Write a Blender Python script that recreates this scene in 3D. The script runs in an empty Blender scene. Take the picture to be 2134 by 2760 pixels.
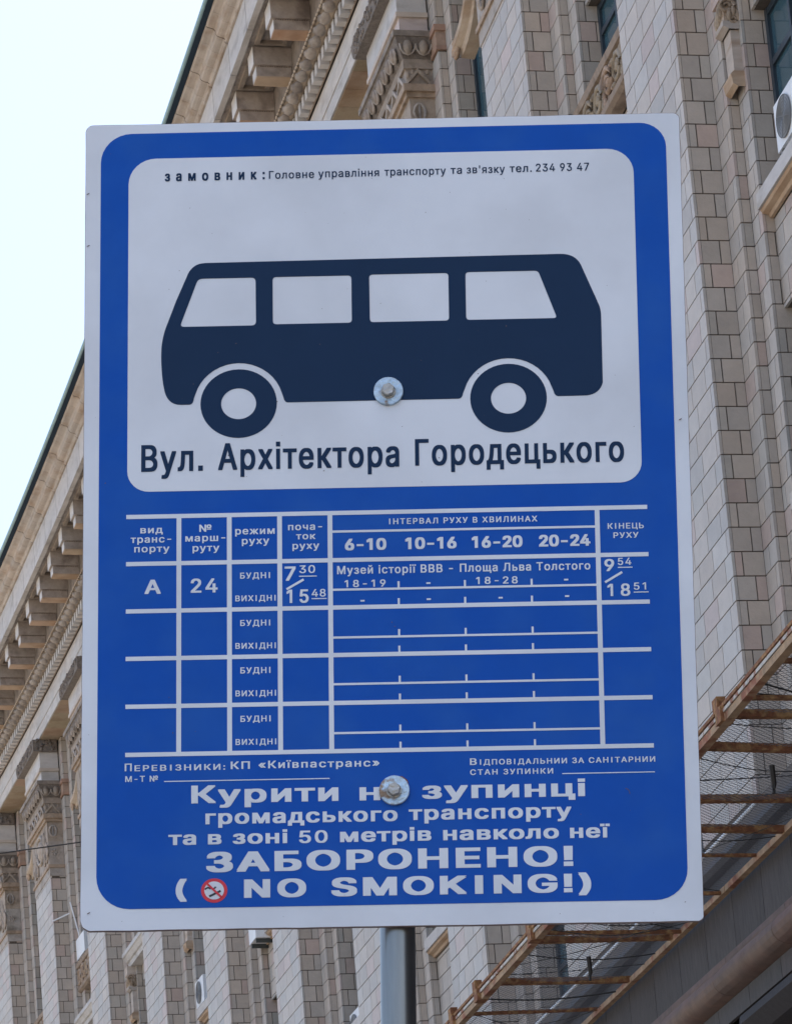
import bpy, math, random, os
from mathutils import Vector, Matrix
random.seed(7)
sc = bpy.context.scene
COL = sc.collection

# ------------------------------------------------------------------ camera
F_PX, PY, ROLL, PITCH = 9658.43, 2828.30, -0.0825, 0.2215
EYE = 1.6
def cam_axes():
    rt, up, fw = Vector((1,0,0)), Vector((0,-math.cos(PITCH),math.sin(PITCH))), Vector((0,math.sin(PITCH),math.cos(PITCH)))
    c, s = math.cos(ROLL), math.sin(ROLL)
    M = Matrix(((c,-s,0),(s,c,0),(0,0,1)))
    return M@rt, M@up, M@fw
RT, UP, FW = cam_axes()
cam_d = bpy.data.cameras.new('camera')
cam_d.sensor_fit = 'VERTICAL'; cam_d.sensor_height = 24.0; cam_d.sensor_width = 18.54
cam_d.lens = F_PX*24.0/2760.0
cam_d.shift_y = (PY-1380.0)/2760.0
cam_d.clip_start = 0.1; cam_d.clip_end = 3000
cam = bpy.data.objects.new('camera', cam_d); COL.objects.link(cam)
ax = [Vector((RT[i], FW[i], UP[i])) for i in range(3)]      # image right, image down, view direction in the world
cam.matrix_world = Matrix(((ax[0].x,-ax[1].x,-ax[2].x,0),(ax[0].y,-ax[1].y,-ax[2].y,0),(ax[0].z,-ax[1].z,-ax[2].z,EYE),(0,0,0,1)))
sc.camera = cam

# ------------------------------------------------------------------ light
SUN_EL, SUN_AZ = math.radians(68), math.radians(66)          # azimuth from +Y towards +X: the sun stands behind the block
w = bpy.data.worlds.new('World'); sc.world = w; w.use_nodes = True
nt = w.node_tree; nt.nodes.clear()
sky = nt.nodes.new('ShaderNodeTexSky'); sky.sky_type = 'NISHITA'; sky.sun_disc = False
sky.sun_elevation = SUN_EL; sky.sun_rotation = SUN_AZ
sky.altitude = 150; sky.air_density = 1.0; sky.dust_density = 5.0; sky.ozone_density = 1.0
bg = nt.nodes.new('ShaderNodeBackground'); bg.inputs['Strength'].default_value = 0.15
wo = nt.nodes.new('ShaderNodeOutputWorld')
nt.links.new(sky.outputs[0], bg.inputs[0]); nt.links.new(bg.outputs[0], wo.inputs[0])
sd = bpy.data.lights.new('sun','SUN'); sd.energy = 4.5; sd.angle = math.radians(0.5); sd.color = (1.0,0.96,0.9)
sun = bpy.data.objects.new('sun', sd); COL.objects.link(sun)
sv = Vector((math.sin(SUN_AZ)*math.cos(SUN_EL), math.cos(SUN_AZ)*math.cos(SUN_EL), math.sin(SUN_EL)))
sun.rotation_euler = sv.to_track_quat('Z','Y').to_euler(); sun.location = (-20,10,60)
sc.view_settings.view_transform = 'Standard'; sc.view_settings.look = 'None'
sc.view_settings.exposure = 1.35; sc.view_settings.gamma = 1.0; sc.view_settings.use_curve_mapping = False

# ------------------------------------------------------------------ materials
def mat(name, col, rough=0.7, metal=0.0, noise=0.0, nscale=8.0, bump=0.0, bscale=40.0, tint=False, col2=None, c2=(0.45,0.62), spec=0.5, coat=0.0, stretch=None):
    m = bpy.data.materials.new(name); m.use_nodes = True
    n = m.node_tree; b = n.nodes['Principled BSDF']; L = n.links.new
    b.inputs['Roughness'].default_value = rough; b.inputs['Metallic'].default_value = metal
    b.inputs['Specular IOR Level'].default_value = spec
    if coat: b.inputs['Coat Weight'].default_value = coat; b.inputs['Coat Roughness'].default_value = 0.08
    tc = n.nodes.new('ShaderNodeTexCoord'); vec = tc.outputs['Object']
    if stretch:
        mp = n.nodes.new('ShaderNodeMapping'); mp.inputs['Scale'].default_value = stretch; L(vec, mp.inputs[0]); vec = mp.outputs[0]
    rgb = n.nodes.new('ShaderNodeRGB'); rgb.outputs[0].default_value = (*col,1); out = rgb.outputs[0]
    def mul(a, bsock, fac=1.0, mode='MULTIPLY'):
        x = n.nodes.new('ShaderNodeMix'); x.data_type = 'RGBA'; x.blend_type = mode; x.inputs[0].default_value = fac
        L(a, x.inputs[6]); L(bsock, x.inputs[7]); return x.outputs[2]
    if col2:
        t = n.nodes.new('ShaderNodeTexNoise'); t.inputs['Scale'].default_value = nscale*0.6; t.inputs['Detail'].default_value = 6; L(vec, t.inputs['Vector'])
        r = n.nodes.new('ShaderNodeMapRange'); r.inputs[1].default_value = c2[0]; r.inputs[2].default_value = c2[1]; L(t.outputs[0], r.inputs[0])
        x = n.nodes.new('ShaderNodeMix'); x.data_type = 'RGBA'; L(r.outputs[0], x.inputs[0]); L(out, x.inputs[6]); x.inputs[7].default_value = (*col2,1); out = x.outputs[2]
    if tint:
        a = n.nodes.new('ShaderNodeVertexColor'); a.layer_name = 'tint'; out = mul(out, a.outputs[0])
    if noise:
        t = n.nodes.new('ShaderNodeTexNoise'); t.inputs['Scale'].default_value = nscale; t.inputs['Detail'].default_value = 8; t.inputs['Roughness'].default_value = 0.65; L(vec, t.inputs['Vector'])
        r = n.nodes.new('ShaderNodeMapRange'); r.inputs[1].default_value = 0.25; r.inputs[2].default_value = 0.75; r.inputs[3].default_value = 1-noise; r.inputs[4].default_value = 1+noise; L(t.outputs[0], r.inputs[0])
        c = n.nodes.new('ShaderNodeCombineColor'); [L(r.outputs[0], c.inputs[i]) for i in range(3)]
        out = mul(out, c.outputs[0])
    L(out, b.inputs['Base Color'])
    if bump:
        t = n.nodes.new('ShaderNodeTexNoise'); t.inputs['Scale'].default_value = bscale; t.inputs['Detail'].default_value = 6; L(vec, t.inputs['Vector'])
        bp = n.nodes.new('ShaderNodeBump'); bp.inputs['Strength'].default_value = bump; bp.inputs['Distance'].default_value = 0.02; L(t.outputs[0], bp.inputs['Height']); L(bp.outputs[0], b.inputs['Normal'])
    return m
TILE = mat('ceramic_facing', (0.435,0.395,0.352), 0.5, noise=0.10, nscale=5, bump=0.25, bscale=25, tint=True)
STONE = mat('carved_stone', (0.36,0.315,0.275), 0.75, noise=0.22, nscale=7, bump=0.5, bscale=22, tint=True, col2=(0.20,0.165,0.13), c2=(0.5,0.72))
CORN = mat('cornice_stone', (0.43,0.375,0.325), 0.75, noise=0.16, nscale=3, bump=0.3, bscale=18, tint=True, col2=(0.33,0.25,0.185), c2=(0.48,0.7), stretch=(1,1,4))
PALE = mat('pale_limestone', (0.50,0.475,0.45), 0.6, noise=0.13, nscale=3, bump=0.25, bscale=14, tint=True, col2=(0.36,0.33,0.30), c2=(0.52,0.74), stretch=(1,1,2.5))
DSTONE = mat('dark_stone', (0.31,0.27,0.235), 0.8, noise=0.25, nscale=5, bump=0.4, bscale=18, tint=True, col2=(0.17,0.14,0.12), c2=(0.48,0.7))  # darker stone for abacus, soffits, modillions and moulding backings
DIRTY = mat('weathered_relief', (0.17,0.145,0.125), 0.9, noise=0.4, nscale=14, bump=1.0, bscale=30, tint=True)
MORTAR = mat('mortar', (0.10,0.083,0.068), 0.95, noise=0.25, nscale=20)
GRAN = mat('dark_granite', (0.050,0.043,0.041), 0.65, noise=0.5, nscale=9, bump=0.2, bscale=60, tint=True, stretch=(2,2,0.4))
GRANR = mat('brown_granite', (0.125,0.072,0.05), 0.6, noise=0.4, nscale=6, bump=0.2, bscale=50, tint=True)
GLASS = mat('window_glass', (0.045,0.10,0.13), 0.10, spec=1.0)
DFRAME = mat('dark_window_frame', (0.03,0.045,0.06), 0.4, noise=0.2)
WFRAME = mat('pale_window_frame', (0.45,0.47,0.48), 0.5, noise=0.1)
GUTD = mat('gutter_underside', (0.018,0.032,0.05), 0.85, spec=0.1)
GUT = mat('zinc_gutter', (0.20,0.33,0.36), 0.45, 0.2, noise=0.2, nscale=4)
RUST = mat('rusty_steel', (0.20,0.078,0.032), 0.85, noise=0.45, nscale=18, bump=0.5, bscale=60, col2=(0.34,0.19,0.075))
TIMB = mat('rust_stained_timber', (0.36,0.24,0.14), 0.8, noise=0.4, nscale=6, bump=0.4, bscale=40, col2=(0.24,0.09,0.045), c2=(0.5,0.64))
PALEST = mat('peeling_paint_steel', (0.48,0.45,0.40), 0.7, noise=0.25, nscale=10, col2=(0.25,0.10,0.05), c2=(0.52,0.6))
WIRE = mat('thin_dark_wire', (0.03,0.028,0.026), 0.7)
NETM = mat('wire_mesh', (0.10,0.09,0.085), 0.7)
WHITE = mat('white_enamel', (0.72,0.74,0.76), 0.4, noise=0.05)
DGREY = mat('dark_grille', (0.05,0.06,0.06), 0.6)
MGREY = mat('fan_guard', (0.20,0.21,0.22), 0.6)
S_WHITE = mat('sign_white_film', (0.705,0.73,0.765), 0.42, noise=0.035, nscale=6, bump=0.03, bscale=6, col2=(0.64,0.66,0.69), spec=0.3)
S_BLUE = mat('sign_blue_film', (0.002,0.076,0.40), 0.36, noise=0.05, nscale=14, spec=0.15, col2=(0.010,0.092,0.40), c2=(0.42,0.68), bump=0.04, bscale=5)
S_NAVY = mat('sign_navy_film', (0.010,0.030,0.073), 0.42, noise=0.05, nscale=14, spec=0.12)
S_RED = mat('sign_red_film', (0.62,0.02,0.035), 0.4)
S_BLACK = mat('sign_black_film', (0.02,0.02,0.025), 0.45)
S_EDGE = mat('sign_cut_edge', (0.20,0.15,0.14), 0.7, noise=0.3, nscale=30)
SPECK = mat('dirt_speck', (0.12,0.09,0.08), 0.9)
ZINC = mat('zinc_plated_washer', (0.46,0.58,0.68), 0.45, 0.6, noise=0.3, nscale=70, bump=0.3, bscale=150, col2=(0.27,0.19,0.13), c2=(0.54,0.62))
BOLT = mat('bolt_steel', (0.42,0.41,0.38), 0.45, 0.7, noise=0.35, nscale=90, bump=0.3, bscale=150)
POLE = mat('galvanised_pole', (0.24,0.24,0.235), 0.30, 0.95, noise=0.15, nscale=12, stretch=(6,6,0.5))
ASPH = mat('asphalt', (0.055,0.055,0.055), 0.9, noise=0.2, nscale=3)
PAVE = mat('pavement_slabs', (0.34,0.30,0.255), 0.85, noise=0.2, nscale=2)
GRND = mat('ground_soil', (0.26,0.23,0.19), 0.95, noise=0.3, nscale=0.5)

# ------------------------------------------------------------------ helpers
class MB:
    def __init__(s): s.v=[]; s.f=[]; s.t=[]
    def add(s, vs, fs, tint=(1,1,1)):
        o=len(s.v); s.v+= [tuple(p) for p in vs]; s.f+=[tuple(i+o for i in f) for f in fs]; s.t+=[tint]*len(fs)
    def build(s, name, m, parent=None, origin=(0,0,0), smooth=False, kind=None):
        me=bpy.data.meshes.new(name); ox,oy,oz=origin
        me.from_pydata([(x-ox,y-oy,z-oz) for x,y,z in s.v],[],s.f); me.update()
        ca=me.color_attributes.new('tint','FLOAT_COLOR','CORNER'); buf=[]
        for p,t in zip(me.polygons,s.t): buf+= [t[0],t[1],t[2],1.0]*p.loop_total
        ca.data.foreach_set('color',buf)
        if smooth: me.polygons.foreach_set('use_smooth',[True]*len(me.polygons))
        me.materials.append(m); o=bpy.data.objects.new(name,me); COL.objects.link(o)
        if parent is not None: o.parent=parent
        else: o.location=origin
        if kind: o['kind']=kind
        return o
def empty(name, loc, label, cat, group=None):
    o=bpy.data.objects.new(name,None); COL.objects.link(o); o.location=loc; o.empty_display_size=0.2
    o['label']=label; o['category']=cat
    if group: o['group']=group
    return o
BOXF=[(0,1,3,2),(4,6,7,5),(0,4,5,1),(2,3,7,6),(0,2,6,4),(1,5,7,3)]
def box8(mb, fn, a0,a1,b0,b1,c0,c1, tint=(1,1,1), skip=()):
    vs=[fn(a,b,c) for a in (a0,a1) for b in (b0,b1) for c in (c0,c1)]
    mb.add(vs,[f for i,f in enumerate(BOXF) if i not in skip],tint)
def tube(mb, pts, r, n=6, tint=(1,1,1), cap=True):
    pts=[Vector(p) for p in pts]; rings=[]; ref=Vector((0.13,0.21,0.97))
    for i,p in enumerate(pts):
        d=(pts[min(i+1,len(pts)-1)]-pts[max(i-1,0)]).normalized()
        a=d.cross(ref).normalized(); b=d.cross(a); rr=r[i] if isinstance(r,(list,tuple)) else r
        rings.append([p+a*math.cos(2*math.pi*k/n)*rr+b*math.sin(2*math.pi*k/n)*rr for k in range(n)])
    vs=[v for R in rings for v in R]; fs=[]
    for i in range(len(rings)-1):
        for k in range(n): fs.append((i*n+k,i*n+(k+1)%n,(i+1)*n+(k+1)%n,(i+1)*n+k))
    if cap: fs+= [tuple(range(n)), tuple(range((len(rings)-1)*n,len(rings)*n))]
    mb.add(vs,fs,tint)
def ellipsoid(mb, fn, c, r, nu=8, nv=5, tint=(1,1,1)):
    vs=[]; fs=[]
    for i in range(nv+1):
        th=math.pi*i/nv
        for j in range(nu):
            ph=2*math.pi*j/nu
            vs.append(fn(c[0]+r[0]*math.sin(th)*math.cos(ph), c[1]+r[1]*math.sin(th)*math.sin(ph), c[2]+r[2]*math.cos(th)))
    for i in range(nv):
        for j in range(nu): fs.append((i*nu+j,i*nu+(j+1)%nu,(i+1)*nu+(j+1)%nu,(i+1)*nu+j))
    mb.add(vs,fs,tint)

# ------------------------------------------------------------------ the curved facade: S runs along it away from the camera, n into the building, z up
BAY=6.5055; YAW0=0.23136; KAP=0.0094/BAY; D0=51.9027; X0=D0*math.tan(0.0281609)
def yaw(S): return YAW0+KAP*S
OUT=[0.0,1.0]        # setting-out of the stretch being built: shift of the plane, scale of heights above eye level
def W(S,n,z):
    y=YAW0+KAP*S; n=n+OUT[0]; z=EYE+(z-EYE)*OUT[1]
    px=X0+(math.cos(y)-math.cos(YAW0))/KAP
    py=D0+(math.sin(y)-math.sin(YAW0))/KAP
    return (px+math.cos(y)*n, py+math.sin(y)*n, z)
def project(p):
    x,y,z=p[0],p[1],p[2]-EYE
    c=RT*x+FW*y+UP*z
    return 1067+F_PX*c[0]/c[2], PY+F_PX*c[1]/c[2]
SMIN, SMAX = -9.2*BAY, 9.4*BAY
BASE=W(0,0,0)
bld=empty('apartment_building',BASE,'pale stone-clad apartment block with tall pilasters, carved capitals and a heavy bracketed cornice','building')
def part(mb,name,m,parent=bld,**k): return mb.build(name,m,parent,BASE,**k)
def rs(v=0.07):
    b=1+random.uniform(-v,v); h=random.uniform(-0.02,0.03)
    return (b*(1+h),b,b*(1-h))
def rt(v=0.10, warm=0.035):
    b=1+random.uniform(-v,v); h=random.uniform(-warm,warm)
    t=random.random()
    if t>0.9: return (b*1.04,b*0.94,b*0.94)
    if t<0.05: return (b*0.96,b*1.0,b*1.02)
    return (b*(1+h),b,b*(1-h))

# --- core and facing
Z0=13.05; ZT=30.8; PW=2.2; CH=0.30; PH=0.08; J=0.0078; TD=0.035
visible=[]; hidden=MB()
def in_view(p):
    x,y=project(p)
    if not(-20<x<2154 and -20<y<2780): return False
    return not (240<x<1830+(y-306)*0.03 and 345<y<2470)
def tile(a0,a1,n0,n1,z0,z1):
    if z1-z0<0.02 or a1-a0<0.015 or n1-n0<0.015: return
    m=MB(); t=rt()
    if a1-a0<TD+0.001: t=(t[0]*1.0,t[1]*0.965,t[2]*0.925)      # the browner, shaded look of the returns is put into their tint
    box8(m,W,a0,a1,n0,n1,z0,z1,t)
    c=W((a0+a1)/2,(n0+n1)/2,(z0+z1)/2)
    if in_view(c): visible.append((c[1],m))
    else: hidden.add(m.v,m.f,m.t[0])
def courses(z0,z1):
    k=math.floor((z0-PH)/CH); out=[]
    while PH+k*CH<z1-0.02:
        a=max(z0,PH+k*CH); b=min(z1,PH+(k+1)*CH)
        if b-a>0.03: out.append((a+J,b-J,k&1))
        k+=1
    return out
def tiles_F(s0,s1,n,z0,z1,base=None):
    """facing on a plane along the street; joints laid from the near corner s0"""
    for a,b,par in courses(z0,z1):
        xs=[s0]; x=s0+(0.12 if par else 0.26)
        while x<s1-0.09:
            xs.append(x+random.uniform(-0.012,0.012)); x+=0.56 if random.random()>0.12 else 0.40
        xs.append(s1)
        for p,q in zip(xs,xs[1:]): tile(p+(J if p>s0 else 0),q-J,n,n+TD,a,b)
def tiles_R(s,n0,n1,z0,z1):
    n0+=TD+0.006
    for a,b,par in courses(z0,z1):
        w=n1-n0+TD+0.006
        if w>0.3: cut=[n0, n1-w+ (0.265 if par else 0.13), n1]
        else: cut=[n0,n1]
        for p,q in zip(cut,cut[1:]): tile(s,s+TD,p+(J if p>n0 else 0),q-(J if q<n1 else 0.002),a,b)
core=MB()
NB=list(range(-4,10))   # the bays the camera can see, and one to spare
STEP=[(-0.47,0.39),(-0.85,0.53)]
for k in NB:
    S=k*BAY
    box8(core,W,S+0.012,S+PW-0.012,0.012,0.95,0.2,ZT)
    box8(core,W,S-0.458,S+0.012,0.402,0.95,0.2,ZT-0.02); box8(core,W,S-0.838,S-0.458,0.542,0.95,0.2,ZT-0.02)
    box8(core,W,S+PW-0.012,S+PW+0.458,0.402,0.95,0.2,ZT-0.02); box8(core,W,S+PW+0.458,S+PW+0.838,0.542,0.95,0.2,ZT-0.02)
    tiles_F(S,S+PW,0,Z0,28.62 if k in NB else ZT); tiles_R(S,0,0.39,Z0,27.1); tiles_R(S,0.2,0.39,27.1,ZT)
    tiles_F(S-0.47,S,0.39,Z0,29.2); tiles_R(S-0.47,0.39,0.53,Z0,29.2)
    tiles_F(S-0.85,S-0.47,0.53,Z0,30.78); tiles_R(S-0.85,0.53,0.90,Z0,30.78); tiles_F(S-0.47,S,0.39,29.62,30.78); tiles_R(S-0.47,0.39,0.53,29.62,30.78)
    # far side of the pilaster, plain
    tiles_F(S+PW,S+PW+0.47,0.39,Z0,29.2)
# window openings, spandrels, sills
WIN=[(12.7,14.75),(16.30,18.62),(20.08,22.4),(24.62,26.1),(27.25,29.9)]
SPAN=[(14.75,16.05),(18.62,19.75),(22.4,23.85),(26.1,27.25),(29.9,30.8)]
for k in NB[1:]:
    a,b=k*BAY-BAY+PW+0.85, k*BAY-0.85
    for z0,z1 in SPAN:
        box8(core,W,a-0.02,b+0.02,0.682,0.95,z0+0.012,z1)
        if k>=-3: tiles_F(a,b-0.002,0.67,z0,z1)
part(core,'wall_core',MORTAR)
visible.sort(key=lambda t:t[0])
for i,(d,m) in enumerate(visible):
    if i<296: part(m,'facing_stone',TILE)
    else: hidden.add(m.v,m.f,m.t[0])
# per-face tints of the joined stones survive because each add() keeps its own tint
part(hidden,'facing_stones',TILE,kind='stuff')

def win(k,z0,z1,detail=True):
    S=k*BAY; a,b=S-BAY+PW+0.85,S-0.85
    f=MB()
    for p,q in ((a,a+0.09),(b-0.09,b),((a+b)/2-0.05,(a+b)/2+0.05),(a+0.8,a+0.86),(b-0.86,b-0.8)): box8(f,W,p,q,0.83,0.95,z0,z1)
    for z in (z0,z1-0.09,z0+(z1-z0)*0.68): box8(f,W,a,b,0.835,0.945,z,z+0.08)
    fr=part(f,'window',DFRAME)
    if -3<=k<=7:
        for p,q in ((a+0.09,a+0.8),(a+0.86,(a+b)/2-0.05),((a+b)/2+0.05,b-0.86),(b-0.8,b-0.09)):
            for u,v in ((z0+0.08,z0+(z1-z0)*0.68),(z0+(z1-z0)*0.68+0.08,z1-0.09)):
                g=MB(); box8(g,W,p,q,0.87,0.88,u,v); part(g,'pane',GLASS,parent=fr)
    else:
        g=MB(); box8(g,W,a,b,0.87,0.88,z0,z1); part(g,'pane',GLASS,parent=fr)
    r=MB(); box8(r,W,a,b,0.955,0.98,z0,z1); part(r,'blind',WFRAME if random.random()<.3 else DFRAME,parent=fr)
def molding(mb,prof,S0,S1,seg=1,tint=(1,1,1),caps=True):
    """prof: list of (n,z); swept along S"""
    ss=[S0+(S1-S0)*i/seg for i in range(seg+1)]; m=len(prof); vs=[]; fs=[]
    for s in ss: vs+=[W(s,n,z) for n,z in prof]
    for i in range(seg):
        for j in range(m-1): fs.append((i*m+j,i*m+j+1,(i+1)*m+j+1,(i+1)*m+j))
    if caps: fs+=[tuple(range(m)),tuple(range(seg*m,seg*m+m))]
    mb.add(vs,fs,tint)
def scroll(mb,cS,n,cz,r,turn=1.6,th=0.03,tint=(1,1,1),flip=1,axis='S'):
    pts=[]
    for i in range(13):
        t=i/12; a=t*turn*2*math.pi; rr=r*(1-0.75*t)
        u,v=rr*math.cos(a)*flip,rr*math.sin(a)
        pts.append(W(cS+u,n,cz+v) if axis=='S' else W(cS,n+u,cz+v))
    tube(mb,pts,[th*(1-0.4*i/12) for i in range(13)],5,tint)
for k in NB[1:]:
    S=k*BAY; a,b=S-BAY+PW+0.47,S-0.47
    for z0,z1 in WIN: win(k,z0,z1)
    for zs in (16.05,19.75):
        m=MB(); molding(m,[(0.52,zs+0.10),(0.48,zs+0.10),(0.48,zs+0.29),(0.90,zs+0.33),(0.9,zs+0.10)],a+0.385,b-0.385,1,rs()); sl=part(m,'window_sill',PALE)
        m=MB(); molding(m,[(0.66,zs),(0.62,zs),(0.60,zs+0.04),(0.53,zs+0.06),(0.51,zs+0.095),(0.66,zs+0.095)],a+0.385,b-0.385,1,(1.05,.88,.70)); part(m,'sill_drip',CORN,parent=sl)
    # ornate balcony sill with scrolls
    m=MB(); molding(m,[(0.66,23.86),(0.50,23.87),(0.44,23.91),(0.43,23.99),(0.50,24.02),(0.50,24.48),(0.43,24.50),(0.41,24.60),(0.9,24.62),(0.9,23.86)],a,b,1,(0.72,0.62,0.52))
    sl=part(m,'carved_sill',STONE)
    n_=7
    for i in range(n_):
        o=MB(); c=a+(b-a)*(i+0.5)/n_; fl=1 if i%2 else -1; tn=(rs(.1)[0]*.92,.80,.66)
        scroll(o,c,0.47,24.25+0.02*fl,0.225,1.6,0.05,tn,fl)
        ellipsoid(o,W,(c,0.48,24.25),(0.07,0.05,0.07),7,5,tn)
        for q in range(4): ellipsoid(o,W,(c+fl*(0.20+0.03*q),0.48,24.06+0.11*q),(0.05,0.045,0.085),6,4,tn)
        ellipsoid(o,W,(c-0.22*fl,0.48,24.42),(0.10,0.05,0.045),6,4,tn); ellipsoid(o,W,(c-0.22*fl,0.48,24.08),(0.10,0.05,0.04),6,4,tn)
        part(o,'leaf_scroll',STONE,parent=sl,smooth=True)
    # hood over the window below, on console brackets
    m=MB(); molding(m,[(0.66,22.78),(0.42,22.80),(0.40,22.90),(0.36,22.92),(0.30,23.02),(0.27,23.04),(0.27,23.14),(0.9,23.22),(0.9,22.78)],a+0.2,b-0.05,1,rs()); part(m,'window_hood',PALE)
    for sgn,c0 in ((1,S-0.42),(-1,S-BAY+PW+0.42)):
        s0,s1=(c0-0.36,c0) if sgn>0 else (c0,c0+0.36)
        m=MB(); box8(m,W,s0,s1-0.06,0.32,0.66,22.58,22.79,rt()); box8(m,W,s0+0.02,s1-0.08,0.36,0.66,22.30,22.58,(0.9,0.8,0.68))
        box8(m,W,s0+0.02,s1-0.08,0.42,0.66,21.66,22.2,rt())
        molding(m,[(0.40,22.2),(0.33,22.24),(0.33,22.30),(0.66,22.30),(0.66,22.2)],s0-0.01,s1-0.05,1,rt())
        molding(m,[(0.44,21.46),(0.38,21.50),(0.36,21.62),(0.40,21.66),(0.66,21.66),(0.66,21.46)],s0-0.01,s1-0.05,1,(1,0.85,0.68))
        cb=part(m,'console_bracket',CORN)
        o=MB()
        scroll(o,s0-0.0,0.40,22.50,0.10,1.5,0.03,(0.9,0.8,0.68),1,'n'); scroll(o,s0,0.47,22.33,0.07,1.5,0.025,(0.9,0.8,0.68),1,'n')
        for q in range(4): ellipsoid(o,W,((s0+s1)/2-0.1+q*0.06,0.36,22.45+0.05*math.cos(q)),(0.035,0.05,0.12),6,4,(0.95,0.85,0.7))
        for q in range(5): ellipsoid(o,W,(s0,0.42+q*0.055,22.38+0.05*(q%2)),(0.04,0.035,0.08),6,4,(0.85,0.75,0.62))
        part(o,'acanthus_leaf',STONE,parent=cb,smooth=True)
    # curved hood under the top storey arch
    m=MB(); ring=[(0.64,0.0),(0.44,0.02),(0.41,0.10),(0.36,0.13),(0.31,0.17),(0.30,0.25),(0.64,0.27)]; vs=[]; fs=[]; nr=len(ring)
    for i in range(17):
        t=i/16; ss=b-1.15-1.1*math.sin(t*1.45); zz=28.42+0.62*t*t
        vs+=[W(ss,n,zz+z) for n,z in ring]
    for i in range(16): fs+=[(i*nr+j,i*nr+(j+1)%nr,(i+1)*nr+(j+1)%nr,(i+1)*nr+j) for j in range(nr)]
    fs+=[tuple(range(nr)),tuple(range(16*nr,17*nr))]; m.add(vs,fs,(1,0.92,0.8)); part(m,'arch_hood',CORN)
    m=MB(); scroll(m,b-1.15,0.36,28.52,0.14,1.4,0.045,(1,0.86,0.72)); part(m,'hood_volute',CORN,smooth=True)

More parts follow.
